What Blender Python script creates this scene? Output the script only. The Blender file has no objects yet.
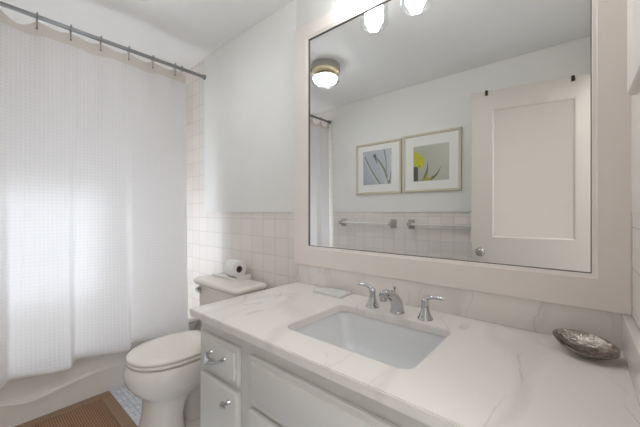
import bpy, bmesh, math, random
from mathutils import Vector, Matrix
PI = math.pi
random.seed(4)
S = bpy.context.scene
COL = S.collection

# ------------------------------------------------------------------ camera, world, light, exposure
CAM_H = 1.15
cam_d = bpy.data.cameras.new('camera'); cam = bpy.data.objects.new('camera', cam_d); COL.objects.link(cam)
cam_d.sensor_width = 36; cam_d.lens = 302.6 / 640 * 36; cam_d.shift_y = -1.5 / 640; cam_d.clip_start = 0.02
cam.location = (0, 0, CAM_H); cam.rotation_euler = (PI / 2, 0, math.radians(40.45))
S.camera = cam
W = bpy.data.worlds.new('world'); S.world = W; W.use_nodes = True
W.node_tree.nodes['Background'].inputs[0].default_value = (0.75, 0.85, 1, 1)
W.node_tree.nodes['Background'].inputs[1].default_value = 1.0
S.view_settings.view_transform = 'Standard'; S.view_settings.look = 'None'
S.view_settings.gamma = 1; S.view_settings.use_curve_mapping = False
S.view_settings.exposure = 0.95
WINDOW_GLOW = 3.35          # daylight in the frosted shower window
BULB = 9.8                # vanity bulbs
DRUM = 17.5                 # ceiling lamp
S.cycles.max_bounces = 14; S.cycles.diffuse_bounces = 8; S.cycles.transparent_max_bounces = 16
S.cycles.use_denoising = True
hl = bpy.data.lights.new('hall_fill_light', 'AREA'); hl.energy = 11.3; hl.size = 1.0; hl.color = (0.97, 0.99, 1.0)  # unseen area lamp added in the hallway as fill through the doorway
hlo = bpy.data.objects.new('hall_fill_light', hl); COL.objects.link(hlo); hlo.location = (0.85, 0.1, 2.27)

# ------------------------------------------------------------------ helpers
def lin(c):
    return tuple(((v / 255) / 12.92 if v / 255 <= 0.04045 else ((v / 255 + 0.055) / 1.055) ** 2.4) for v in c) + (1,)

class NT:
    def __init__(s, name):
        s.m = bpy.data.materials.new(name); s.m.use_nodes = True
        s.t = s.m.node_tree; s.b = s.t.nodes['Principled BSDF']; s.out = s.t.nodes['Material Output']
    def n(s, typ, **kw):
        x = s.t.nodes.new(typ)
        for k, v in kw.items(): setattr(x, k, v)
        return x
    def put(s, sock, v):
        if isinstance(v, bpy.types.NodeSocket): s.t.links.new(v, sock)
        else: sock.default_value = v
    def math(s, op, a, b=0.0, c=0.0):
        x = s.n('ShaderNodeMath', operation=op)
        s.put(x.inputs[0], a); s.put(x.inputs[1], b)
        if len(x.inputs) > 2: s.put(x.inputs[2], c)
        return x.outputs[0]
    def mix(s, f, a, b):
        x = s.n('ShaderNodeMix', data_type='RGBA')
        s.put(x.inputs['Factor'], f); s.put(x.inputs[6], a); s.put(x.inputs[7], b)
        return x.outputs[2]
    def obj(s):
        return s.n('ShaderNodeTexCoord').outputs['Object']
    def xyz(s, v):
        x = s.n('ShaderNodeSeparateXYZ'); s.t.links.new(v, x.inputs[0]); return x.outputs
    def comb(s, a, b, c=0.0):
        x = s.n('ShaderNodeCombineXYZ'); s.put(x.inputs[0], a); s.put(x.inputs[1], b); s.put(x.inputs[2], c); return x.outputs[0]
    def noise(s, v, scale, detail=3.0, rough=0.5):
        x = s.n('ShaderNodeTexNoise'); s.t.links.new(v, x.inputs['Vector'])
        x.inputs['Scale'].default_value = scale; x.inputs['Detail'].default_value = detail; x.inputs['Roughness'].default_value = rough
        return x.outputs['Fac']
    def bump(s, h, strength=0.2, dist=0.002):
        x = s.n('ShaderNodeBump'); s.put(x.inputs['Height'], h)
        x.inputs['Strength'].default_value = strength; x.inputs['Distance'].default_value = dist
        s.t.links.new(x.outputs[0], s.b.inputs['Normal']); return x.outputs[0]
    def base(s, col, rough=0.5, metal=0.0, spec=0.5):
        s.put(s.b.inputs['Base Color'], col); s.put(s.b.inputs['Roughness'], rough)
        s.b.inputs['Metallic'].default_value = metal; s.b.inputs['Specular IOR Level'].default_value = spec

def plain(name, rgb, rough=0.5, metal=0.0, vary=0.03, scale=6.0, spec=0.5, bumpy=0.0):
    N = NT(name); o = N.obj(); c = lin(rgb)
    f = N.noise(o, scale, 4.0)
    d = tuple(v * (1 - vary) for v in c[:3]) + (1,)
    N.base(N.mix(f, d, c), rough, metal, spec)
    if bumpy: N.bump(N.noise(o, 90.0, 3.0), bumpy, 0.001)
    return N.m

def emit(name, rgb, strength):
    N = NT(name); N.base(lin(rgb), 0.4)
    N.b.inputs['Emission Color'].default_value = lin(rgb); N.b.inputs['Emission Strength'].default_value = strength
    return N.m

def tile_mat(name, rgb, grout, pitch_u, pitch_v, off_u, off_v, axis, cap=None, rough=0.38):
    N = NT(name); x, y, z = N.xyz(N.obj())
    u = {'x': x, 'y': y}[axis]
    def joint(c, p, o):
        a = N.math('DIVIDE', N.math('SUBTRACT', c, o), p)
        f = N.math('FRACT', a)
        d = N.math('MULTIPLY', N.math('MINIMUM', f, N.math('SUBTRACT', 1.0, f)), p)
        return d, N.math('FLOOR', a)
    du, iu = joint(u, pitch_u, off_u); dv, iv = joint(z, pitch_v, off_v)
    d = N.math('MINIMUM', du, dv)
    g = N.n('ShaderNodeMapRange'); N.put(g.inputs['Value'], d)
    g.inputs['From Min'].default_value = 0.0009; g.inputs['From Max'].default_value = 0.0024
    wn = N.n('ShaderNodeTexWhiteNoise', noise_dimensions='2D'); N.put(wn.inputs['Vector'], N.comb(iu, iv))
    c = lin(rgb); c2 = tuple(v * 0.93 for v in c[:3]) + (1,)
    tc = N.mix(wn.outputs['Value'], c2, c)
    N.base(N.mix(g.outputs[0], lin(grout), tc), N.math('MULTIPLY_ADD', g.outputs[0], rough - 0.7, 0.7))
    g2 = N.n('ShaderNodeMapRange'); N.put(g2.inputs['Value'], d); g2.inputs['From Max'].default_value = 0.006
    N.bump(g2.outputs[0], 0.35, 0.002)
    return N.m

class MB:
    def __init__(s): s.bm = bmesh.new(); s.mi = 0
    def _faces(s, fs):
        for f in fs: f.material_index = s.mi
    def box(s, x0, x1, y0, y1, z0, z1, bevel=0.0, seg=2):
        t = bmesh.new(); bmesh.ops.create_cube(t, size=1)
        for v in t.verts:
            v.co = Vector(((x0 + x1) / 2 + v.co.x * (x1 - x0), (y0 + y1) / 2 + v.co.y * (y1 - y0), (z0 + z1) / 2 + v.co.z * (z1 - z0)))
        if bevel: bmesh.ops.bevel(t, geom=t.edges[:], offset=bevel, segments=seg, affect='EDGES', profile=0.6)
        s.merge(t); return s
    def merge(s, t, M=None):
        mp = {}
        for v in t.verts: mp[v] = s.bm.verts.new(M @ v.co if M else v.co)
        for f in t.faces:
            try:
                nf = s.bm.faces.new([mp[v] for v in f.verts]); nf.material_index = s.mi
            except ValueError: pass
        t.free()
    def loft(s, rings, cap0=True, cap1=True, close=True):
        rs = [[s.bm.verts.new(p) for p in r] for r in rings]
        n = len(rs[0])
        for a, b in zip(rs, rs[1:]):
            for i in range(n if close else n - 1):
                j = (i + 1) % n
                try: s._faces([s.bm.faces.new((a[i], a[j], b[j], b[i]))])
                except ValueError: pass
        if cap0: s._faces([s.bm.faces.new(rs[0][::-1])])
        if cap1: s._faces([s.bm.faces.new(rs[-1])])
        return s
    def lathe(s, prof, c=(0, 0, 0), axis='z', seg=32, sx=1.0, sy=1.0, cap0=True, cap1=True):
        rings = []
        for r, h in prof:
            ring = []
            for i in range(seg):
                a = 2 * PI * i / seg; p, q = max(r, 1e-5) * math.cos(a) * sx, max(r, 1e-5) * math.sin(a) * sy
                v = {'z': (p, q, h), 'x': (h, p, q), 'y': (q, h, p)}[axis]
                ring.append((c[0] + v[0], c[1] + v[1], c[2] + v[2]))
            rings.append(ring)
        return s.loft(rings, cap0, cap1)
    def tube(s, pts, r, seg=10, flat=1.0):
        pts = [Vector(p) for p in pts]; rr = r if isinstance(r, (list, tuple)) else [r] * len(pts)
        rings = []; up = None
        for i, p in enumerate(pts):
            t = (pts[min(i + 1, len(pts) - 1)] - pts[max(i - 1, 0)]).normalized()
            if up is None:
                up = t.orthogonal().normalized() if abs(t.z) > 0.9 else Vector((0, 0, 1))
            up = (up - t * up.dot(t)).normalized(); sd = t.cross(up)
            rings.append([p + (sd * math.cos(a) + up * math.sin(a) * flat) * rr[i] for a in [2 * PI * k / seg for k in range(seg)]])
        return s.loft(rings)
    def prism(s, poly, z0, z1, bevel=0.0, seg=2):
        t = bmesh.new()
        a = [t.verts.new((p[0], p[1], z0)) for p in poly]; b = [t.verts.new((p[0], p[1], z1)) for p in poly]
        n = len(poly)
        t.faces.new(a[::-1]); top = t.faces.new(b)
        for i in range(n): t.faces.new((a[i], a[(i + 1) % n], b[(i + 1) % n], b[i]))
        if bevel: bmesh.ops.bevel(t, geom=list(top.edges), offset=bevel, segments=seg, affect='EDGES', profile=0.6)
        s.merge(t); return s
    def done(s, name, mats, parent=None, smooth=True, local=False, angle=35):
        bm = s.bm
        bmesh.ops.recalc_face_normals(bm, faces=bm.faces[:])
        if parent is not None and not local:
            off = Vector((0, 0, 0)); q = parent
            while q is not None: off += Vector(q.location); q = q.parent
            for v in bm.verts: v.co -= off
        for f in bm.faces: f.smooth = smooth
        lim = math.radians(angle)
        for e in bm.edges:
            if len(e.link_faces) == 2: e.smooth = e.calc_face_angle(0) < lim
        me = bpy.data.meshes.new(name); bm.to_mesh(me); bm.free()
        for m in (mats if isinstance(mats, (list, tuple)) else [mats]): me.materials.append(m)
        o = bpy.data.objects.new(name, me); COL.objects.link(o)
        if parent is not None: o.parent = parent
        return o

def rrect(cx, cy, hx, hy, r, z, n=8):
    out = []
    for qx, qy, a0 in ((1, 1, 0), (-1, 1, PI / 2), (-1, -1, PI), (1, -1, 1.5 * PI)):
        for k in range(n + 1):
            a = a0 + PI / 2 * k / n
            out.append((cx + qx * (hx - r) + r * math.cos(a), cy + qy * (hy - r) + r * math.sin(a), z))
    return out

def egg(cx, cy, hw, front, back, z, n=40, pw=2.0):
    out = []
    for i in range(n):
        a = 2 * PI * i / n; c, s_ = math.cos(a), math.sin(a)
        e = 2.0 / pw
        x = math.copysign(abs(c) ** e, c) * hw
        y = math.copysign(abs(s_) ** e, s_) * (back if s_ > 0 else front)
        out.append((cx + x, cy + y, z))
    return out

def sset(o, label, cat, group=None, kind=None):
    o['label'] = label; o['category'] = cat
    if group: o['group'] = group
    if kind: o['kind'] = kind
    return o
def thing(name, loc, label, cat, group=None):
    o = bpy.data.objects.new(name, None); COL.objects.link(o); o.location = loc; o.empty_display_size = 0.05
    return sset(o, label, cat, group)
def struct(o, label=None, cat=None):
    o['kind'] = 'structure'
    if label: o['label'] = label; o['category'] = cat
    return o
def origin(o, p):
    p = Vector(p); o.data.transform(Matrix.Translation(-p)); o.location = p; return o

# ------------------------------------------------------------------ materials
M = {}
M['wall'] = plain('wall_paint', (236, 235, 231), 0.6, bumpy=0.05)
M['ceil'] = plain('ceiling_paint', (238, 237, 235), 0.7, bumpy=0.05)
M['frame'] = plain('warm_painted_wood', (234, 226, 219), 0.45)
M['wallr'] = plain('lightened_warm_paint', (240, 233, 226), 0.5)  # frame's warm paint, lightened to make up for weaker light on the right
M['doorp'] = plain('door_paint', (208, 201, 193), 0.4)
M['cab'] = plain('cabinet_paint', (218, 215, 210), 0.4)
M['dark'] = plain('toe_kick_dark', (80, 76, 72), 0.7)
M['porc'] = plain('biscuit_porcelain', (232, 225, 217), 0.12, vary=0.015)
M['tub'] = plain('tub_enamel', (243, 240, 233), 0.2, vary=0.015)
M['sink'] = plain('sink_porcelain', (214, 215, 216), 0.08, vary=0.01)
M['chrome'] = plain('polished_chrome', (200, 200, 202), 0.08, 1.0)
M['nickel'] = plain('brushed_nickel', (190, 186, 180), 0.25, 1.0)
M['steel'] = plain('rod_steel', (150, 150, 150), 0.35, 1.0)
M['strip'] = plain('mirror_gap_shade', (92, 84, 76), 0.5)  # dark tone painted as the shade where glass meets frame
M['black'] = plain('black_metal', (22, 21, 20), 0.5)
M['mirror'] = plain('silvered_glass', (236, 237, 236), 0.0, 1.0, vary=0.0)
M['ceramic'] = plain('white_ceramic', (228, 224, 218), 0.15, vary=0.02)
M['glaze'] = plain('grey_glaze', (176, 171, 165), 0.2, vary=0.02)
M['paper'] = plain('toilet_tissue', (236, 235, 233), 0.9, bumpy=0.3)
M['card'] = plain('cardboard_core', (120, 104, 90), 0.9)
M['mat'] = plain('white_mat_board', (238, 237, 233), 0.8)
M['gold'] = plain('pale_gold_wood', (216, 206, 184), 0.4, vary=0.1, scale=20)
M['sash'] = plain('window_paint', (230, 230, 228), 0.4)
M['soap'] = plain('stone_tray', (218, 217, 213), 0.5, vary=0.06)
M['window'] = emit('frosted_daylit_glass', (234, 243, 255), WINDOW_GLOW)
M['bulb'] = emit('lit_frosted_tube', (247, 249, 252), BULB)
M['drum'] = emit('lit_drum_glass', (243, 248, 255), DRUM)
M['amber'] = plain('amber_lamp_ring', (226, 208, 172), 0.5)
TILE, GROUT = (232, 225, 218), (205, 198, 192)
M['tile_back'] = tile_mat('wall_tile_x', TILE, GROUT, 0.111, 0.108, -1.246, 1.109, 'x')
M['tile_front'] = tile_mat('wall_tile_front', TILE, GROUT, 0.111, 0.108, -1.246, 1.109, 'x')
M['tile_side'] = tile_mat('wall_tile_y', TILE, GROUT, 0.111, 0.108, 1.11, 1.109, 'y')
M['tile_shower'] = tile_mat('shower_tile_y', TILE, GROUT, 0.111, 0.108, 0.03, 1.109, 'y')

def clear_glass():
    N = NT('clear_shade_glass'); t = N.t
    tr = N.n('ShaderNodeBsdfTransparent'); tr.inputs[0].default_value = (0.94, 0.95, 0.95, 1)
    gl = N.n('ShaderNodeBsdfGlossy'); gl.inputs['Roughness'].default_value = 0.03
    lw = N.n('ShaderNodeLayerWeight'); lw.inputs['Blend'].default_value = 0.25
    mx = N.n('ShaderNodeMixShader'); t.links.new(N.math('MULTIPLY_ADD', lw.outputs['Fresnel'], 0.35, 0.03), mx.inputs[0])
    t.links.new(tr.outputs[0], mx.inputs[1]); t.links.new(gl.outputs[0], mx.inputs[2]); t.links.new(mx.outputs[0], N.out.inputs[0])
    return N.m
M['glass'] = clear_glass()

def quartz():
    N = NT('white_quartz_grey_veins'); o = N.obj()
    mp = N.n('ShaderNodeMapping'); N.t.links.new(o, mp.inputs[0]); mp.inputs['Rotation'].default_value = (0, 0, 0.75)
    mp.inputs['Scale'].default_value = (2.6, 0.9, 1.4); mp.inputs['Location'].default_value = (0.35, 0.2, 0)
    w = N.n('ShaderNodeTexNoise'); N.t.links.new(mp.outputs[0], w.inputs[0]); w.inputs['Scale'].default_value = 2.2; w.inputs['Detail'].default_value = 5
    va = N.n('ShaderNodeVectorMath', operation='MULTIPLY_ADD'); N.t.links.new(w.outputs['Color'], va.inputs[0])
    va.inputs[1].default_value = (0.35, 0.35, 0.35); N.t.links.new(mp.outputs[0], va.inputs[2])
    def vein(scale, width):
        f = N.noise(va.outputs[0], scale, 2.0)
        d = N.math('ABSOLUTE', N.math('SUBTRACT', f, 0.5))
        r = N.n('ShaderNodeMapRange'); N.put(r.inputs['Value'], d); r.inputs['From Min'].default_value = width; r.inputs['From Max'].default_value = 0.0
        r.interpolation_type = 'SMOOTHSTEP'
        return r.outputs[0]
    k = N.n('ShaderNodeMapRange'); N.put(k.inputs['Value'], N.noise(o, 4.5, 2.0)); k.inputs['From Min'].default_value = 0.42; k.inputs['From Max'].default_value = 0.62
    v = N.math('MULTIPLY', vein(1.3, 0.007), k.outputs[0])
    v2 = N.math('MULTIPLY', vein(0.9, 0.05), 0.13)
    f = N.math('MINIMUM', N.math('ADD', N.math('MULTIPLY', v, 0.28), v2), 1.0)
    N.base(N.mix(f, lin((230, 224, 219)), lin((140, 136, 136))), 0.16)
    return N.m
M['quartz'] = quartz()

def mosaic():
    N = NT('basketweave_mosaic'); x, y, z = N.xyz(N.obj())
    p = 0.05
    a = N.math('DIVIDE', x, p); b = N.math('DIVIDE', y, p)
    par = N.math('MODULO', N.math('ABSOLUTE', N.math('ADD', N.math('FLOOR', a), N.math('FLOOR', b))), 2.0)
    fa, fb = N.math('FRACT', a), N.math('FRACT', b)
    def edge(f):
        return N.math('MINIMUM', f, N.math('SUBTRACT', 1.0, f))
    ha = edge(N.math('FRACT', N.math('MULTIPLY', fa, 2.0))); hb = edge(N.math('FRACT', N.math('MULTIPLY', fb, 2.0)))
    d1 = N.math('MINIMUM', edge(fa), N.math('MULTIPLY', hb, 0.5)); d2 = N.math('MINIMUM', edge(fb), N.math('MULTIPLY', ha, 0.5))
    d = N.math('ADD', N.math('MULTIPLY', d1, par), N.math('MULTIPLY', d2, N.math('SUBTRACT', 1.0, par)))
    r = N.n('ShaderNodeMapRange'); N.put(r.inputs['Value'], d); r.inputs['From Min'].default_value = 0.02; r.inputs['From Max'].default_value = 0.07
    wn = N.n('ShaderNodeTexWhiteNoise', noise_dimensions='2D'); N.put(wn.inputs['Vector'], N.comb(N.math('FLOOR', N.math('MULTIPLY', a, 2.0)), N.math('FLOOR', N.math('MULTIPLY', b, 2.0))))
    tc = N.mix(wn.outputs['Value'], lin((242, 245, 249)), lin((220, 228, 240)))
    N.base(N.mix(r.outputs[0], lin((180, 191, 208)), tc), 0.3)
    N.bump(r.outputs[0], 0.4, 0.001)
    return N.m
M['mosaic'] = mosaic()

def curtain_mat(name, rgb, waffle=True, see=0.05):
    N = NT(name); t = N.t
    uv = N.n('ShaderNodeUVMap'); uv.uv_map = 'cloth'; x, y, z = N.xyz(uv.outputs[0])
    p = 0.018
    def ridge(c, s_=p):
        f = N.math('FRACT', N.math('DIVIDE', c, s_)); return N.math('MINIMUM', f, N.math('SUBTRACT', 1.0, f))
    h = N.math('MINIMUM', ridge(x), ridge(y)) if waffle else N.math('MINIMUM', ridge(x, 0.003), ridge(y, 0.003))
    r = N.n('ShaderNodeMapRange'); N.put(r.inputs['Value'], h); r.inputs['From Min'].default_value = 0.08; r.inputs['From Max'].default_value = 0.36
    cell = r.outputs[0]
    c = lin(rgb); cd = tuple(v * (0.92 if waffle else 0.95) for v in c[:3]) + (1,)
    col = N.mix(cell, c, cd)
    bp = N.n('ShaderNodeBump'); N.put(bp.inputs['Height'], cell); bp.invert = True
    bp.inputs['Strength'].default_value = 0.35 if waffle else 0.1; bp.inputs['Distance'].default_value = 0.004
    df = N.n('ShaderNodeBsdfDiffuse'); N.put(df.inputs[0], col); t.links.new(bp.outputs[0], df.inputs['Normal'])
    tl = N.n('ShaderNodeBsdfTranslucent'); N.put(tl.inputs[0], col)
    m1 = N.n('ShaderNodeMixShader'); m1.inputs[0].default_value = 0.42
    t.links.new(df.outputs[0], m1.inputs[1]); t.links.new(tl.outputs[0], m1.inputs[2])
    rf = N.n('ShaderNodeBsdfRefraction'); rf.inputs['IOR'].default_value = 1.3; rf.inputs['Roughness'].default_value = 0.7
    rf.inputs[0].default_value = (1, 1, 1, 1)
    m2 = N.n('ShaderNodeMixShader'); t.links.new(N.math('MULTIPLY_ADD', cell, see * 0.8, see * 0.4), m2.inputs[0])
    t.links.new(m1.outputs[0], m2.inputs[1]); t.links.new(rf.outputs[0], m2.inputs[2])
    t.links.new(m2.outputs[0], N.out.inputs[0])
    return N.m
M['waffle'] = curtain_mat('waffle_weave_cotton', (218, 215, 213))
M['header'] = curtain_mat('plain_cotton_band', (208, 200, 191), False, 0.05)

def rug_mat(name, ribs):
    N = NT(name); o = N.obj(); x, y, z = N.xyz(o)
    n = N.noise(o, 60.0, 4.0)
    if ribs:
        f = N.math('FRACT', N.math('DIVIDE', y, 0.0105)); h = N.math('MULTIPLY', N.math('MINIMUM', f, N.math('SUBTRACT', 1.0, f)), 2.0)
        w = N.math('MULTIPLY', h, N.math('MULTIPLY_ADD', n, 0.5, 0.7))
        N.base(N.mix(w, lin((118, 88, 66)), lin((180, 142, 112))), 0.9); N.bump(h, 0.6, 0.004)
    else:
        N.base(N.mix(n, lin((140, 114, 94)), lin((172, 144, 120))), 0.9); N.bump(n, 0.5, 0.003)
    return N.m
M['rug'] = rug_mat('ribbed_brown_pile', True); M['rugb'] = rug_mat('brown_woven_border', False)

def shell_mat():
    N = NT('mottled_silver'); o = N.obj()  # dark and pale silver mixed by noise
    n = N.noise(o, 55.0, 4.0, 0.6)
    N.base(N.mix(n, lin((84, 74, 66)), lin((206, 196, 188))), 0.18, 1.0); N.bump(n, 0.9, 0.006)
    return N.m
M['silver'] = shell_mat()

def print_mat(name, c0, c1, rot):
    N = NT(name); o = N.obj(); x, y, z = N.xyz(o)
    n = N.noise(o, 4.0, 3.0)
    f = N.math('ADD', N.math('MULTIPLY', x, 1.6 * math.cos(rot)), N.math('MULTIPLY', z, 1.6 * math.sin(rot)))
    N.base(N.mix(N.math('MULTIPLY_ADD', f, 1.0, N.math('MULTIPLY_ADD', n, 0.6, 0.2)), lin(c0), lin(c1)), 0.5)
    return N.m
M['print_grey'] = print_mat('grey_photo_print', (150, 156, 166), (196, 200, 206), 0.6)
M['print_sage'] = print_mat('sage_photo_print', (150, 152, 136), (200, 200, 186), 0.5)
def ink(n, c): return plain(n, c, 0.5, vary=0.15, scale=25)
M['stem_g'] = ink('grey_green_stem_print', (142, 147, 132)); M['stem_d'] = ink('dark_stem_print', (96, 102, 108)); M['stem_l'] = ink('pale_stem_print', (205, 208, 206))
M['tulip'] = ink('yellow_petal_print', (206, 200, 44)); M['leaf'] = ink('olive_leaf_print', (122, 116, 84)); M['vase'] = ink('dark_vase_print', (88, 88, 84)); M['leafy'] = ink('lime_leaf_print', (180, 172, 60))

# ------------------------------------------------------------------ room shell
XL, XR = -2.95, 0.1105           # tile planes: shower window wall, right wall
YB, YF = 1.185, -0.352          # mirror wall, opposite wall
ZC = 2.317; TT = 1.15           # ceiling, top of the tile outside the shower
XS = -2.15                      # where the plaster stops and the shower begins
struct(MB().box(XL - .1, XR + 1.5, -1.2, YB + .1, -0.06, 0).done('floor', M['mosaic']))
struct(MB().box(XL - .1, XR + 1.5, -1.2, YB + .1, ZC, ZC + 0.06).done('ceiling', M['ceil']))
wb = struct(MB().box(XL - .1, XR + 1.4, YB, YB + .1, 0, ZC).done('wall_back', M['tile_back']))
b = MB(); b.box(XS, -1.1725, 1.173, YB, TT, ZC, 0.002); b.box(-1.1725, 0.1100, 1.173, YB, 2.1325, ZC, 0.002)
b.done('plaster', M['wall'], wb)
wf = struct(MB().box(XL - .1, XR + .1, YF - .1, YF, 0, ZC).done('wall_front', M['tile_front']))
MB().box(-2.10, XR, YF, -0.34, TT, ZC, 0.002).done('plaster', M['wall'], wf)
# right wall with the doorway the camera stands in
DY0, DY1, DZ = -0.275, 0.48, 2.06
b = MB(); b.box(XR, XR + .1, DY1, YB + .1, 0, ZC); b.box(XR, XR + .1, YF - .1, DY0, 0, ZC); b.box(XR, XR + .1, DY0, DY1, DZ, ZC)
wr = struct(b.done('wall_right', M['tile_side']))
b = MB(); b.box(0.109, XR, DY1 + .0601, 1.1575, TT, ZC, 0.002); b.box(0.109, XR, DY0, DY1 + .06, DZ + .0601, ZC, 0.002)
b.done('plaster', M['wallr'], wr)
b = MB(); b.box(0.098, XR, DY1, DY1 + .06, 0, DZ + .06, 0.003); b.box(0.098, XR, DY0, DY1 - .0005, DZ, DZ + .06, 0.003)
struct(b.done('trim_1', M['doorp']))
# hallway outside the doorway
struct(MB().box(1.4, 1.5, -1.2, YB, 0, ZC).done('wall_hallway', M['wall']))
struct(MB().box(XR + .1, 1.4, -1.2, -1.1, 0, ZC).done('wall_hallway_end', M['wall']))
# shower window wall
WY0, WY1, WZ0, WZ1 = -0.06, 0.76, 0.47, 1.34
b = MB(); b.box(XL - .1, XL, YF, WY0, 0, ZC); b.box(XL - .1, XL, WY1, YB, 0, ZC); b.box(XL - .1, XL, WY0, WY1, 0, WZ0); b.box(XL - .1, XL, WY0, WY1, WZ1, ZC)
struct(b.done('wall_left', M['tile_shower']))
b = MB()
for (a0, a1, c0, c1) in ((WY0, WY0 + .04, WZ0, WZ1), (WY1 - .04, WY1, WZ0, WZ1), (WY0 + .04, WY1 - .04, WZ0, WZ0 + .04), (WY0 + .04, WY1 - .04, WZ1 - .04, WZ1)):
    b.box(XL - .07, XL - .02, a0, a1, c0, c1, 0.003)
w1 = struct(b.done('window_1', M['sash']))
MB().box(XL - .055, XL - .045, WY0 + .04, WY1 - .04, WZ0 + .04, WZ1 - .04).done('pane', M['window'], w1)

# ------------------------------------------------------------------ bathtub
tb = thing('bathtub', (-2.57, 0.41, 0), 'off-white bathtub with a recessed curved apron behind the shower curtain', 'bathtub')
ZR = 0.36
b = MB(); cx, cy = -2.57, 0.4165; hx, hy = 0.376, 0.766
b.loft([rrect(cx, cy, hx, hy, .02, ZR - .03), rrect(cx, cy, hx, hy, .02, ZR - .006), rrect(cx, cy, hx - .006, hy - .006, .02, ZR),
        rrect(cx, cy, hx - .06, hy - .07, .12, ZR), rrect(cx, cy, hx - .075, hy - .085, .12, ZR - .02),
        rrect(cx, cy, hx - .11, hy - .14, .12, .12), rrect(cx, cy, hx - .16, hy - .2, .1, .075)], cap0=False)
b.done('basin', M['tub'], tb)
ZL = [(-.4, .172), (0.0, .17), (.08, .160), (.14, .142), (.20, .118), (.26, .117), (.33, .128), (.447, .150), (.6, .163), (.75, .170), (1.2, .176)]
def zl(y):
    for (a, za), (c, zc_) in zip(ZL, ZL[1:]):
        if y <= c:
            t = (y - a) / (c - a); return za + (zc_ - za) * t
    return ZL[-1][1]
rings = []
for i in range(121):
    y = -0.349 + (1.1825 + 0.349) * i / 120
    z0 = sum(zl(y + d) for d in (-.03, -.015, 0, .015, .03)) / 5
    r = [(-2.292, y, 0.0), (-2.288, y, z0 * .5), (-2.280, y, z0 - .012), (-2.277, y, z0 - .005), (-2.281, y, z0), (-2.300, y, z0 + .004), (-2.318, y, z0 + .010), (-2.324, y, z0 + .020)]
    for k in range(1, 9):
        t = k / 8; r.append((-2.324 + 0.115 * t ** 1.8, y, z0 + .02 + (ZR - .034 - z0 - .02) * t))
    r.append((-2.196, y, ZR - .03)); rings.append(r)
MB().loft(rings, False, False, close=False).done('apron', M['tub'], tb)

# ------------------------------------------------------------------ shower rod, curtain, hooks
ROD_X, ROD_Z = -2.14, 2.165
rd = thing('curtain_rod', (ROD_X, 0.41, ROD_Z), 'grey metal shower rod running between the walls under the ceiling', 'curtain rod')
MB().lathe([(.0115, -0.34), (.0115, 1.172)], (ROD_X, 0, ROD_Z), 'y', 20).done('pole', M['steel'], rd)
MB().lathe([(.0135, 1.15), (.015, 1.16), (.019, 1.1725)], (ROD_X, 0, ROD_Z), 'y', 24).done('flange', M['steel'], rd)
MB().lathe([(.019, -.3395), (.015, -.327), (.0135, -.317)], (ROD_X, 0, ROD_Z), 'y', 24).done('flange', M['steel'], rd)
HOOKS = [0.95, 0.807, 0.666, 0.52, 0.381, 0.243, 0.10, -0.04, -0.18, -0.315]
def saw(y):
    br = [-.42, -.13, .145, .405, .69, 1.06]
    for a, c in zip(br, br[1:]):
        if a <= y < c:
            t = (y - a) / (c - a)
            if t < .84: q = t / .84; return q * q * (3 - 2 * q) * .6 + q * .4
            q = (t - .84) / .16; return 1 - q * q * (3 - 2 * q)
    return 0
def ctop(y):
    hs = sorted(HOOKS); z = 2.144
    for a, c in zip(hs, hs[1:]):
        if a <= y <= c:
            t = (y - a) / (c - a); sag = .042 if c < .3 else .014
            return z - sag * math.sin(PI * t) ** 1.2
    return z - .25 * min(abs(y - hs[-1]), abs(y - hs[0]))
def cxp(y, z):
    q = max(0.0, (2.15 - z) / 1.85)
    A = 0.006 + 0.085 * q ** 2.2
    e = .012 * math.sin(2 * PI * (y - .1) / .142) * max(0, 1 - q * 3)
    k = min(1, max(0, (1.03 - y) / .1))
    return ROD_X - .012 + A * saw(y) + e * .6 + .01 * q * math.sin(9 * y)
def cloth(name, z_of, nz, mat, parent, off=0.0):
    bm = bmesh.new(); uvl = bm.loops.layers.uv.new('cloth')
    ny = 260; g = []; 
    for i in range(ny + 1):
        y = -0.33 + (1.035 + 0.33) * i / ny
        za, zb = z_of(y); row = []
        for k in range(nz + 1):
            z = zb + (za - zb) * k / nz
            row.append((bm.verts.new((cxp(y, z) + off, y, z)), y, z))
        g.append(row)
    for i in range(ny):
        for k in range(nz):
            q = (g[i][k], g[i + 1][k], g[i + 1][k + 1], g[i][k + 1])
            f = bm.faces.new([v[0] for v in q]); f.smooth = True
            for lp, v in zip(f.loops, q): lp[uvl].uv = (v[1] * 1.04, v[2])
    off_ = Vector(parent.location)
    for v in bm.verts: v.co -= off_
    me = bpy.data.meshes.new(name); bm.to_mesh(me); bm.free(); me.materials.append(mat)
    o = bpy.data.objects.new(name, me); COL.objects.link(o); o.parent = parent
    return o
sc = thing('shower_curtain', (ROD_X, 0.35, 0.32), 'white waffle-weave shower curtain with a plain top band, glowing with daylight', 'shower curtain')
hdr = lambda y: 2.072 + .004 * math.sin(23 * y)
cloth('waffle_panel', lambda y: (hdr(y) + .002, 0.325), 46, M['waffle'], sc)
cloth('header_band', lambda y: (ctop(y), hdr(y)), 6, M['header'], sc, .0025)
cloth('hem', lambda y: (0.3245, 0.313), 2, M['header'], sc, .001)
NTH = ['first', 'second', 'third', 'fourth', 'fifth', 'sixth', 'seventh', 'eighth', 'ninth', 'tenth']
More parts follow.
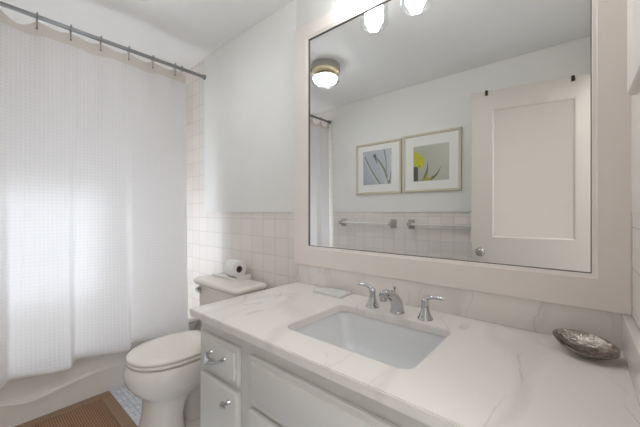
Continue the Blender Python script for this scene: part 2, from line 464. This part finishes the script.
for k, y in enumerate(HOOKS):
    xt = cxp(y, 2.135)
    b = MB()
    b.tube([(xt + .008, y, 2.108), (xt + .009, y, 2.135), (ROD_X + .016, y, 2.158), (ROD_X + .017, y, 2.172), (ROD_X + .008, y, 2.185), (ROD_X - .004, y, 2.1845), (ROD_X - .016, y, 2.174), (ROD_X - .018, y, 2.158), (xt - .004, y, 2.138), (xt - .004, y, 2.118)], .0024, 8)
    b.lathe([(.001, -.006), (.005, -.003), (.005, .003), (.001, .006)], (xt + .008, y, 2.106), 'z', 10)
    h = b.done('curtain_hook', M['steel']); origin(h, (ROD_X, y, 2.16))
    sset(h, 'small grey hook holding the curtain on the rod, ' + NTH[k] + ' from the toilet wall', 'curtain hook', 'curtain hooks along the shower rod')
b = MB().tube([(ROD_X + .017, .998, 2.15), (ROD_X + .017, .998, 2.172), (ROD_X + .004, .998, 2.187), (ROD_X - .014, .998, 2.176), (ROD_X - .017, .998, 2.15), (ROD_X, .998, 2.142), (ROD_X + .015, .998, 2.147)], .0024, 8)
h = b.done('curtain_hook', M['steel']); origin(h, (ROD_X, .998, 2.16))
sset(h, 'spare empty hook on the rod past the last one holding the curtain', 'curtain hook', 'curtain hooks along the shower rod')

# ------------------------------------------------------------------ bath mat
rg = thing('bath_mat', (-2.03, 0.19, 0), 'brown ribbed bath mat with a lighter border on the floor beside the tub', 'bath mat')
rx0, rx1, ry0, ry1 = -2.275, -1.77, -0.22, 0.595
MB().box(rx0 + .062, rx1 - .062, ry0 + .062, ry1 - .058, .0, .011, 0.003).done('pile', M['rug'], rg)
b = MB(); b.box(rx0, rx0 + .061, ry0, ry1, 0, .013, .004); b.box(rx1 - .061, rx1, ry0, ry1, 0, .013, .004)
b.box(rx0 + .061, rx1 - .061, ry0, ry0 + .061, 0, .013, .004); b.box(rx0 + .061, rx1 - .061, ry1 - .057, ry1, 0, .013, .004)
b.done('border', M['rugb'], rg, angle=60)

# ------------------------------------------------------------------ toilet
TX = -1.63
tl = thing('toilet', (TX, 0.8, 0), 'biscuit white toilet with closed lid between the tub and the vanity', 'toilet')
def eg(hw, yf, yb, z, pw=2.2, cyf=.55):
    cy_ = yf + (yb - yf) * cyf
    return egg(TX, cy_, hw, cy_ - yf, yb - cy_, z, 48, pw)
b = MB()
b.loft([eg(.158, .560, .75, 0, 2.8), eg(.156, .562, .75, .02, 2.8), eg(.142, .574, .74, .07, 2.7), eg(.132, .582, .74, .14, 2.6), eg(.131, .582, .76, .20, 2.5), eg(.135, .577, .79, .225, 2.4),
        eg(.150, .557, .83, .247, 2.4), eg(.170, .525, .89, .275, 2.3), eg(.184, .501, .93, .308, 2.2), eg(.189, .491, .935, .343, 2.2), eg(.187, .493, .94, .376, 2.2), eg(.180, .504, .94, .402, 2.2), eg(.14, .54, .91, .405, 2.2)])
b.loft([rrect(TX, .94, .085, .19, .05, .02), rrect(TX, .94, .08, .19, .05, .2), rrect(TX, .94, .10, .17, .05, .31), rrect(TX, .94, .12, .15, .05, .34)])
b.done('bowl', M['porc'], tl, angle=60)
MB().loft([rrect(TX, 1.03, .135, .13, .05, .30), rrect(TX, 1.03, .15, .13, .05, .33), rrect(TX, 1.03, .16, .13, .05, .404)]).done('tank_deck', M['porc'], tl, angle=50)
MB().loft([rrect(TX, .86, .138, .235, .06, 0), rrect(TX, .86, .136, .233, .06, .03), rrect(TX, .86, .115, .22, .06, .05)]).done('base_flange', M['porc'], tl, angle=50)
bc = MB().lathe([(.016, .036), (.015, .055), (.009, .064), (.001, .066)], (TX + .118, .90, 0), 'z', 16).done('bolt_cap', M['porc'], tl)
MB().lathe([(.016, .036), (.015, .055), (.009, .064), (.001, .066)], (TX - .118, .90, 0), 'z', 16).done('bolt_cap', M['porc'], tl)
MB().loft([eg(.174, .507, .925, .408), eg(.178, .503, .927, .413), eg(.178, .503, .927, .420), eg(.173, .508, .925, .424)]).done('seat', M['porc'], tl, angle=60)
MB().loft([eg(.168, .508, .925, .4255), eg(.174, .502, .928, .430), eg(.174, .502, .928, .438), eg(.167, .509, .924, .445), eg(.135, .545, .9, .449), eg(.08, .62, .85, .451)]).done('lid', M['porc'], tl, angle=60)
for s in (-1, 1):
    MB().lathe([(.014, -.03), (.017, -.027), (.017, .027), (.014, .03)], (TX + s * .088, .9435, .432), 'x', 16).done('hinge', M['porc'], tl)
b = MB()
b.loft([rrect(TX, 1.06, .195, .085, .04, .405), rrect(TX, 1.06, .208, .095, .04, .422), rrect(TX, 1.062, .222, .1, .035, .693), rrect(TX, 1.062, .222, .1, .035, .696)])
b.done('tank', M['porc'], tl, angle=50)
b = MB(); lx, ly = TX, 1.05
b.loft([rrect(lx, ly, .228, .105, .03, .697), rrect(lx, ly, .237, .112, .03, .703), rrect(lx, ly, .24, .115, .03, .715), rrect(lx, ly, .238, .113, .03, .724), rrect(lx, ly, .228, .103, .03, .731), rrect(lx, ly, .21, .085, .03, .733)])
b.done('tank_lid', M['porc'], tl, angle=50)
fl = MB().lathe([(.017, -.018), (.016, 0.0), (.012, 0.004)], (TX - .185, .961, .665), 'y', 20).done('flush_lever', M['chrome'], tl)
MB().tube([(TX - .185, .945, .665), (TX - .185, .938, .665), (TX - .165, .934, .663), (TX - .125, .934, .656)], [.007, .008, .0085, .006], 10).done('lever_arm', M['chrome'], fl)

# tray and toilet roll on the tank
ty = thing('tank_tray', (-1.70, 1.11, .733), 'low white ceramic tray lying along the toilet tank lid', 'tray')
b = MB(); b.box(-1.83, -1.553, 1.058, 1.158, .7335, .741, .003)
b.box(-1.83, -1.553, 1.052, 1.058, .7335, .749, .0025); b.box(-1.83, -1.559, 1.1525, 1.158, .741, .749, .0025)
b.done('plate', M['ceramic'], ty)
MB().box(-1.5595, -1.5525, 1.054, 1.161, .741, .765, .003).done('end_lip', M['ceramic'], ty)
tp = thing('toilet_roll', (-1.650, 1.105, .7945), 'white toilet paper roll lying on its side on the tank tray', 'toilet roll')
c = (-1.650, 1.105, .7945)
b = MB()
b.lathe([(.0215, -.05), (.05, -.05), (.0528, -.047), (.0528, .047), (.05, .05), (.0215, .05)], c, 'x', 48, cap0=False, cap1=False)
b.done('paper', M['paper'], tp)
MB().lathe([(.0213, .049), (.0213, -.049), (.0195, -.049), (.0195, .049), (.0213, .049)], c, 'x', 32, cap0=False, cap1=False).done('cardboard_core', M['card'], tp)

# ------------------------------------------------------------------ vanity
ZT, TH = .772, .026
va = thing('vanity_cabinet', (-.51, .88, 0), 'off-white painted vanity cabinet with drawer and panelled doors under the countertop', 'cabinet')
b = MB(); zb_ = ZT - TH - .001
b.box(-1.125, .1065, .604, .622, .10, zb_, .002); b.box(-1.125, -1.107, .6225, 1.18, .10, zb_, .002); b.box(.0885, .1065, .6225, 1.18, .10, zb_, .002)
b.box(-1.1065, .088, .6225, 1.161, .10, .118); b.box(-1.1065, .088, 1.162, 1.18, .10, zb_)
b.done('body', M['cab'], va)
MB().box(-1.115, .104, .665, 1.175, 0, .10).done('toe_kick', M['cab'], va)
def front(x0, x1, z0, z1, y=.603):
    def r(i, yy): return [(x0 + i, yy, z0 + i), (x1 - i, yy, z0 + i), (x1 - i, yy, z1 - i), (x0 + i, yy, z1 - i)]
    return MB().loft([r(0, y), r(0, y - .012), r(.002, y - .0145), r(.016, y - .0155), r(.0165, y - .019), r(.019, y - .0205)])
def slab_front(x0, x1, z0, z1, y=.603):
    def r(i, yy): return [(x0 + i, yy, z0 + i), (x1 - i, yy, z0 + i), (x1 - i, yy, z1 - i), (x0 + i, yy, z1 - i)]
    return MB().loft([r(0, y), r(0, y - .013), r(.002, y - .016), r(.006, y - .0185), r(.010, y - .0195)])
def pull(x, z, par):
    b = MB(); y0 = .584
    for s in (-1, 1):
        b.lathe([(.009, y0), (.007, y0 - .004), (.005, y0 - .012), (.005, y0 - .022)], (x + s * .043, 0, z), 'y', 14)
    pts = []; rr = []
    for i in range(17):
        t = i / 16 * 2 - 1
        pts.append((x + t * .05, y0 - .015 - .017 * (1 - t * t), z - .012 * (1 - t * t))); rr.append(.0055 + .0115 * math.exp(-(t * 2.0) ** 2))
    b.tube(pts, rr, 14, .68)
    return b.done('handle', M['chrome'], par)
def knob(x, z, par):
    b = MB(); y0 = .584
    b.lathe([(.009, y0), (.008, y0 - .003), (.0048, y0 - .008), (.0048, y0 - .018), (.009, y0 - .02), (.0135, y0 - .024), (.0135, y0 - .027), (.008, y0 - .031), (.001, y0 - .032)], (x, 0, z), 'y', 20)
    return b.done('knob', M['chrome'], par)
dx0, dx1 = -1.105, -.862
dr = front(dx0, dx1, .566, .694).done('drawer', M['cab'], va); pull(-.975, .640, dr)
dd = slab_front(dx0, dx1, .125, .542).done('door', M['cab'], va); knob(-.905, .502, dd)
front(-.800, -.250, .540, .692).done('false_front', M['cab'], va)
for x0, x1, kx in ((-.800, -.528, -.565), (-.522, -.250, -.485)):
    d_ = slab_front(x0, x1, .125, .520).done('door', M['cab'], va); knob(kx, .475, d_)
d_ = front(-.188, .055, .562, .694).done('drawer', M['cab'], va); pull(-.0665, .640, d_)
d_ = slab_front(-.188, .055, .125, .542).done('door', M['cab'], va); knob(-.145, .497, d_)

# countertop with the sink cut-out
def slab_hole(outer, inner, z0, z1):
    t = bmesh.new(); eds = []
    for loop in (outer, inner):
        vs = [t.verts.new((p[0], p[1], z1)) for p in loop]
        for i in range(len(vs)): eds.append(t.edges.new((vs[i], vs[(i + 1) % len(vs)])))
    bmesh.ops.triangle_fill(t, edges=eds, use_beauty=True)
    top = t.faces[:]
    r = bmesh.ops.extrude_face_region(t, geom=top)
    for v in [g for g in r['geom'] if isinstance(g, bmesh.types.BMVert)]: v.co.z = z0
    bmesh.ops.recalc_face_normals(t, faces=t.faces[:])
    es = [e for e in t.edges if len(e.link_faces) == 2 and e.calc_face_angle(0) > 1.2 and abs(e.verts[0].co.z - z1) < 1e-5 and abs(e.verts[1].co.z - z1) < 1e-5]
    bmesh.ops.bevel(t, geom=es, offset=.0025, segments=2, affect='EDGES')
    return t
SX, SY, SHX, SHY = -.520, .843, .217, .162
t = slab_hole([(-1.158, .57), (.1100, .57), (.1100, 1.184), (-1.158, 1.184)], rrect(SX, SY, SHX, SHY, .035, 0, 6), ZT - TH, ZT)
b = MB(); b.merge(t)
ct = b.done('countertop', M['quartz']); origin(ct, (-.52, .87, ZT - TH))
sset(ct, 'white quartz countertop with fine grey veins and a sink cut-out', 'countertop')
bs = MB().box(-1.157, .1100, 1.165, 1.184, ZT + .0002, .872, .0015).done('backsplash', M['quartz']); origin(bs, (-.52, 1.175, ZT))
sset(bs, 'long low quartz backsplash standing under the mirror frame', 'backsplash')
ss = MB().box(.091, .1100, .572, 1.1648, ZT + .0002, .8725, .0015).done('side_splash', M['quartz']); origin(ss, (.1, .87, ZT))
sset(ss, 'short quartz side splash along the right wall at the counter end', 'backsplash')
# sink
sk = thing('sink', (SX, SY, .60), 'white rectangular undermount sink set into the quartz countertop', 'sink')
b = MB(); zt = ZT - TH - .0005
b.loft([rrect(SX, SY, SHX + .022, SHY + .022, .05, zt - .012), rrect(SX, SY, SHX + .022, SHY + .022, .05, zt), rrect(SX, SY, SHX + .004, SHY + .004, .04, zt), rrect(SX, SY, SHX, SHY, .04, zt - .008),
        rrect(SX, SY, SHX - .02, SHY - .012, .045, zt - .05), rrect(SX, SY, SHX - .05, SHY - .03, .05, zt - .095), rrect(SX, SY, SHX - .075, SHY - .055, .05, zt - .118), rrect(SX, SY, SHX - .11, SHY - .09, .04, zt - .126), rrect(SX, SY, .03, .03, .028, zt - .131)], cap0=False)
b.done('basin', M['sink'], sk, angle=60)
MB().lathe([(.027, .6125), (.027, .6165), (.02, .618), (.012, .616), (.001, .6155)], (SX, SY, 0), 'z', 24).done('drain', M['chrome'], sk)
# faucet
fc = thing('faucet', (-.518, 1.056, ZT), 'polished chrome widespread faucet with two lever handles behind the sink', 'faucet')
b = MB(); fy = 1.056
b.lathe([(.027, ZT), (.027, ZT + .004), (.0245, ZT + .008)], (-.518, fy, 0), 'z', 28)
pts = [(-.518, fy, ZT + .006), (-.518, fy - .001, ZT + .022), (-.518, fy - .010, ZT + .042), (-.518, fy - .030, ZT + .062), (-.518, fy - .058, ZT + .078), (-.518, fy - .085, ZT + .087), (-.518, fy - .108, ZT + .090), (-.518, fy - .120, ZT + .089)]
b.tube(pts, [.0245, .0235, .0225, .021, .0185, .0165, .0155, .011], 24)
sp = b.done('spout', M['chrome'], fc, angle=50)
MB().lathe([(.0105, -.016), (.0125, -.014), (.0125, .004), (.0105, .008)], (-.518, fy - .109, ZT + .082), 'z', 20).done('aerator', M['chrome'], sp)
MB().lathe([(.0025, 0), (.0025, .022), (.005, .024), (.006, .029), (.003, .033)], (-.518, fy - .022, ZT + .070), 'z', 14).done('lift_rod', M['chrome'], sp)
for s in (-1, 1):
    hx_ = -.518 + s * .1065
    b = MB().lathe([(.0265, ZT), (.0265, ZT + .003), (.022, ZT + .01), (.0165, ZT + .025), (.0135, ZT + .042), (.0125, ZT + .056), (.0135, ZT + .060), (.0135, ZT + .066), (.011, ZT + .071), (.004, ZT + .074)], (hx_, fy, 0), 'z', 28)
    hb = b.done('handle', M['chrome'], fc, angle=50)
    pts = [(hx_ - s * .004, fy, ZT + .064), (hx_ + s * .008, fy, ZT + .074), (hx_ + s * .022, fy - .002, ZT + .081), (hx_ + s * .04, fy - .004, ZT + .083), (hx_ + s * .058, fy - .007, ZT + .083), (hx_ + s * .068, fy - .008, ZT + .0825)]
    MB().tube(pts, [.0105, .0105, .009, .0085, .0075, .004], 14, .75).done('lever', M['chrome'], hb)
# stone tray and silver dish
b = MB().prism([(-.948, 1.062), (-.786, 1.056), (-.792, 1.150), (-.945, 1.154)], ZT + .0003, ZT + .011, .002)
o = b.done('soap_tray', M['soap']); origin(o, (-.868, 1.105, ZT)); sset(o, 'flat pale rectangular tray lying on the counter left of the faucet', 'tray')
sd = thing('silver_dish', (.012, 1.066, ZT), 'mottled silver shell-shaped dish on small feet in the counter corner', 'dish')
def dish_ring(f, z, nub=0.0):
    out = []; d = Vector((.124, -.072)).normalized(); e = Vector((-d.y, d.x))
    for i in range(40):
        a = 2 * PI * i / 40
        u = math.cos(a) * .073 * f; v = math.sin(a) * abs(math.sin(a)) ** .2 * .053 * f * (1 + .12 * math.cos(a))
        w = 1 + nub * math.cos(9 * a)
        p = Vector((.012, 1.066)) + d * u * w + e * v * w
        out.append((p.x, p.y, z - .006 * math.cos(a) * f + .009 * math.sin(a) * f))
    return out
b = MB(); z0 = ZT
b.loft([dish_ring(.15, z0 + .0095), dish_ring(.5, z0 + .0115), dish_ring(.8, z0 + .019), dish_ring(1.0, z0 + .030, .012), dish_ring(1.02, z0 + .0325, .012), dish_ring(.985, z0 + .033, .012), dish_ring(.78, z0 + .0225), dish_ring(.5, z0 + .0155), dish_ring(.15, z0 + .0135)])
b.done('bowl', M['silver'], sd, angle=70)
for px, py in ((-.018, 1.072), (.020, 1.044), (.036, 1.068)):
    MB().lathe([(.002, ZT), (.0055, ZT + .002), (.0055, ZT + .006), (.004, ZT + .013)], (px, py, 0), 'z', 14).done('foot', M['silver'], sd)

# ------------------------------------------------------------------ mirror
mr = thing('mirror', (-.535, 1.17, .872), 'large wall mirror in a wide warm white painted frame above the counter', 'mirror')
fx0, fx1, fz0, fz1 = -1.172, .1103, .8725, 2.132
gx0, gx1, gz0, gz1 = -1.074, .030, .973, 2.053
def fr(x0, x1, z0, z1, y): return [(x0, y, z0), (x1, y, z0), (x1, y, z1), (x0, y, z1)]
i = .012
b = MB().loft([fr(fx0, fx1, fz0, fz1, 1.1845), fr(fx0, fx1, fz0, fz1, 1.160), fr(fx0 + .002, fx1 - .002, fz0 + .002, fz1 - .002, 1.158),
               fr(gx0 - i, gx1 + i, gz0 - i, gz1 + i, 1.158), fr(gx0 - i + .002, gx1 + i - .002, gz0 - i + .002, gz1 + i - .002, 1.161),
               fr(gx0 - .003, gx1 + .003, gz0 - .003, gz1 + .003, 1.163), fr(gx0, gx1, gz0, gz1, 1.166), fr(gx0, gx1, gz0, gz1, 1.1845)], False, False)
b.done('frame', M['frame'], mr)
MB().box(gx0 - .001, gx1 + .001, 1.172, 1.178, gz0 - .001, gz1 + .001).done('mirror_glass', M['mirror'], mr)

g0 = .0022
MB().loft([fr(gx0 + .0002, gx1 - .0002, gz0 + .0002, gz1 - .0002, 1.1718), fr(gx0 + .0002, gx1 - .0002, gz0 + .0002, gz1 - .0002, 1.1665),
           fr(gx0 + g0, gx1 - g0, gz0 + g0, gz1 - g0, 1.1665), fr(gx0 + g0, gx1 - g0, gz0 + g0, gz1 - g0, 1.1718)], False, False).done('gap_shade_strip', M['strip'], mr)  # dark ring standing in for the shadow gap round the glass

# vanity light above the mirror
vl = thing('vanity_light', (-.538, 1.17, 2.2), 'vanity light bar with clear glass shades above the mirror', 'wall lamp')
MB().box(-.84, -.236, 1.15, 1.1725, 2.185, 2.265, .006).done('backplate', M['chrome'], vl)
for x in (-.746, -.538, -.330):
    b = MB().tube([(x, 1.152, 2.225), (x, 1.10, 2.225), (x, 1.078, 2.22), (x, 1.07, 2.21), (x, 1.07, 2.18)], .009, 12)
    b.lathe([(.03, 2.160), (.034, 2.165), (.034, 2.180), (.012, 2.192)], (x, 1.07, 0), 'z', 24)
    b.done('arm', M['chrome'], vl)
    sh = MB().lathe([(.036, 2.165), (.060, 2.163), (.066, 2.155), (.066, 2.051), (.060, 2.044), (.02, 2.043), (.001, 2.043)], (x, 1.07, 0), 'z', 36, cap0=False).done('shade', M['glass'], vl, angle=50)
    MB().lathe([(.030, 2.158), (.042, 2.152), (.044, 2.068), (.040, 2.061), (.001, 2.059)], (x, 1.07, 0), 'z', 28).done('bulb', M['bulb'], sh)

# ------------------------------------------------------------------ ceiling lamp
cl = thing('ceiling_light', (-1.53, .486, ZC), 'round flush ceiling light with a metal ring and glass drum', 'ceiling light')
MB().lathe([(.112, ZC - .0005), (.118, ZC - .01), (.118, ZC - .045), (.112, ZC - .05)], (-1.53, .486, 0), 'z', 40).done('base_ring', M['nickel'], cl)
MB().lathe([(.108, ZC - .0505), (.108, ZC - .062)], (-1.53, .486, 0), 'z', 40).done('lamp_ring', M['amber'], cl)
gd = MB().lathe([(.108, ZC - .0625), (.114, ZC - .066), (.114, ZC - .125), (.106, ZC - .14), (.06, ZC - .146), (.001, ZC - .147)], (-1.53, .486, 0), 'z', 40, cap0=False).done('glass_drum', M['glass'], cl, angle=50)
MB().lathe([(.001, ZC - .1055), (.088, ZC - .1055), (.092, ZC - .112), (.09, ZC - .124), (.08, ZC - .133), (.001, ZC - .137)], (-1.53, .486, 0), 'z', 36).done('diffuser', M['drum'], gd)

MB().lathe([(.03, ZC - .063), (.05, ZC - .064), (.098, ZC - .098), (.101, ZC - .1045), (.001, ZC - .105)], (-1.53, .486, 0), 'z', 36).done('light_shield', M['ceramic'], cl, angle=60)  # added pan blocking the diffuser's upward light, keeps a halo off the ceiling

# ------------------------------------------------------------------ opposite wall (seen in the mirror): pictures, towel bars, door
def picture(x0, x1, z0, z1, ix0, ix1, iz0, iz1, pm, mats, label, art):
    y = -.3395
    p = thing('framed_picture', ((x0 + x1) / 2, y, z0), label, 'picture', 'flower pictures on the opposite wall')
    f = .022
    def q(a, yy): return [(x0 + a, yy, z0 + a), (x1 - a, yy, z0 + a), (x1 - a, yy, z1 - a), (x0 + a, yy, z1 - a)]
    MB().loft([q(0, y), q(0, y + .022), q(.003, y + .025), q(f - .004, y + .022), q(f, y + .017), q(f, y + .004)], True, False).done('frame', M['gold'], p)
    def w(i, yy): return [(a, yy, c_) for a, c_ in ((ix0 - i, iz0 - i), (ix1 + i, iz0 - i), (ix1 + i, iz1 + i), (ix0 - i, iz1 + i))]
    MB().loft([q(f + .0003, y + .0085), q(f + .0003, y + .011), w(0, y + .011), w(0, y + .0085)], False, False).done('mat', M['mat'], p)
    b = MB(); b.box(ix0 - .004, ix1 + .004, y + .0045, y + .0075, iz0 - .004, iz1 + .004)
    W_, H_ = ix1 - ix0, iz1 - iz0
    for k, (mi, pts) in enumerate(art):
        b.mi = mi; yy = y + .0078 + k * .00012
        vs = [b.bm.verts.new((ix0 + min(1, max(0, u)) * W_, yy, iz0 + min(1, max(0, v)) * H_)) for u, v in pts]
        b._faces([b.bm.faces.new(vs)])
    b.done('print', [pm] + mats, p, smooth=False)
def strip(p0, p1, w0, w1, bend=0.0, n=10):
    l, r = [], []
    dx, dy = p1[0] - p0[0], p1[1] - p0[1]; L = math.hypot(dx, dy); nx, ny = -dy / L, dx / L
    for i in range(n + 1):
        t = i / n; k = bend * math.sin(PI * t); w = w0 + (w1 - w0) * t
        px, py = p0[0] + dx * t + nx * k, p0[1] + dy * t + ny * k
        l.append((px + nx * w, py + ny * w)); r.append((px - nx * w, py - ny * w))
    return l + r[::-1]
def disc(u, v, ru, rv, n=20, wob=0.0):
    return [(u + math.cos(2 * PI * i / n) * ru * (1 + wob * math.sin(5 * i)), v + math.sin(2 * PI * i / n) * rv * (1 + wob * math.cos(7 * i))) for i in range(n)]
art1 = [(3, strip((.02, .9), (.60, 0), .05, .07, -.03)), (1, strip((.05, .86), (.62, 0), .025, .03, -.03)), (3, strip((.42, .85), (.86, 0), .05, .08, .05)),
        (1, strip((.46, .8), (.92, 0), .03, .04, .06)), (2, disc(.42, .84, .055, .055)), (2, strip((.42, .84), (.5, .6), .03, .008)), (1, strip((.74, 1), (.80, .2), .02, .012, .05)), (3, strip((.97, 1), (.88, .1), .04, .03, .05)), (2, strip((1.0, .9), (.93, .05), .015, .01, .05))]
picture(-1.775, -1.268, 1.329, 1.846, -1.689, -1.372, 1.425, 1.768, M['print_grey'], [M['stem_g'], M['stem_d'], M['stem_l']],
        'gold-framed picture of long grey-green stems, mirrored beside the yellow flower picture', art1)
art2 = [(3, [(0, 0), (.13, 0), (.13, .42), (0, .42)]), (1, disc(.05, .66, .14, .2, 24, .08)), (1, disc(.18, .56, .13, .19, 24, .08)), (4, disc(.16, .42, .05, .05)),
        (2, strip((.28, 0), (.42, .55), .05, .004, -.04)), (2, strip((.44, .02), (.78, .38), .045, .003, -.06)), (4, strip((.36, 0), (.40, .22), .05, .01)), (4, strip((.44, 0), (.56, .16), .03, .004)), (4, strip((.3, 0), (.28, .12), .03, .005))]
picture(-1.252, -.735, 1.331, 1.857, -1.150, -.834, 1.428, 1.746, M['print_sage'], [M['tulip'], M['leaf'], M['vase'], M['leafy']],
        'gold-framed picture of a yellow flower with leaves, mirrored beside the door', art2)
def towel_bar(x0, x1, z, label):
    y = YF
    t_ = thing('towel_bar', ((x0 + x1) / 2, y, z), label, 'towel bar', 'towel bars on the opposite wall')
    for x in (x0, x1):
        b = MB(); b.box(x - .03, x + .03, y + .0003, y + .012, z - .042, z + .042, .005)
        b.loft([[(x + p * k, y + d, z + q_ * k) for p, q_ in ((-1, -1), (1, -1), (1, 1), (-1, 1))] for k, d in ((.022, .011), (.016, .03), (.018, .06), (.016, .076))])
        b.done('bracket', M['glaze'], t_)
    MB().lathe([(.0115, x0 + .012), (.0115, x1 - .012)], (0, y + .055, z), 'x', 16).done('bar', M['ceramic'], t_)
towel_bar(-1.955, -1.36, 1.037, 'white towel bar below the stems picture, seen in the mirror')
towel_bar(-1.178, -.60, 1.037, 'white towel bar partly behind the open door, seen in the mirror')

dr_ = thing('door', (.104, -.247, 0), 'open warm white panelled door with round knob, reflected in the mirror', 'door')
dr_.rotation_euler.z = math.radians(-10.8)
DW, DH = .723, 2.028; h = .0175
b = MB()
P1 = (-.592, -.116, .962, 1.893); P2 = (-.592, -.116, .17, .77)
for (a0, a1, c0, c1) in ((-DW, P1[0], .012, DH), (P1[1], -.004, .012, DH), (P1[0], P1[1], P1[3], DH), (P1[0], P1[1], P2[3], P1[2]), (P1[0], P1[1], .012, P2[2])):
    b.box(a0, a1, -h, h, c0, c1)
b.done('frame', M['doorp'], dr_, local=True)
for P in (P1, P2):
    b = MB()
    def r(i, yy): return [(P[0] + i, yy, P[2] + i), (P[1] - i, yy, P[2] + i), (P[1] - i, yy, P[3] - i), (P[0] + i, yy, P[3] - i)]
    b.loft([r(0, -h + .008), r(0, h - .001), r(.006, h - .001), r(.014, h - .008), r(.017, h - .010)])
    b.done('panel', M['doorp'], dr_, local=True)
kx = -.664
b = MB()
for s in (1, -1):
    b.lathe([(.030, s * h), (.030, s * (h + .004)), (.026, s * (h + .007)), (.011, s * (h + .010)), (.010, s * (h + .024)), (.019, s * (h + .028)), (.031, s * (h + .038)), (.031, s * (h + .047)), (.024, s * (h + .057)), (.001, s * (h + .060))], (kx, 0, .862), 'y', 28)
    if s == 1: kb = b.done('knob', M['nickel'], dr_, local=True, angle=50)
    b = MB()
MB().box(-DW - .002, -DW + .0, -.012, .012, .80, .92).done('latch_plate', M['nickel'], dr_, local=True)
for z in (.25, 1.05, 1.85):
    MB().lathe([(.006, z - .045), (.006, z + .045)], (0, h + .004, 0), 'z', 12).done('hinge', M['nickel'], dr_, local=True)
for hx_, lab in ((-.624, 'small black over-door hook near the knob side of the mirrored door'), (-.134, 'small black over-door hook near the hinge side of the mirrored door')):
    b = MB(); b.box(-.009, .009, h + .0004, h + .004, -.034, .004, .0008); b.box(-.009, .009, -h - .004, h + .004, .0004, .004, .0008); b.box(-.009, .009, -h - .004, -h - .0004, -.034, .004, .0008)
    b.box(-.009, .009, h + .004, h + .018, -.034, -.030, .0008); b.box(-.009, .009, h + .015, h + .018, -.030, -.018, .0008)
    o = b.done('door_hook', M['black'])
    c_, s_ = math.cos(math.radians(-10.8)), math.sin(math.radians(-10.8))
    o.location = (.104 + hx_ * c_, -.247 + hx_ * s_, DH); o.rotation_euler.z = math.radians(-10.8)
    sset(o, lab, 'hook', 'over-door hooks')

# ------------------------------------------------------------------ cabinet on the right wall
mc = thing('wall_cabinet', (.106, .8, 1.434), 'warm white cabinet with a moulded panel edge on the right wall', 'cabinet')
y0, y1, z0, z1 = .60, 1.055, 1.434, 2.16
def r(i, x): return [(x, y0 + i, z0 + i), (x, y1 - i, z0 + i), (x, y1 - i, z1 - i), (x, y0 + i, z1 - i)]
MB().loft([r(0, .1088), r(0, .098), r(.004, .092), r(.018, .092), r(.026, .099), r(.028, .099)]).done('door_panel', M['wallr'], mc)
MB().box(.0986, .1048, y0 + .05, y0 + .09, z0 + .0, z0 + .004).done('finger_pull', M['frame'], mc)
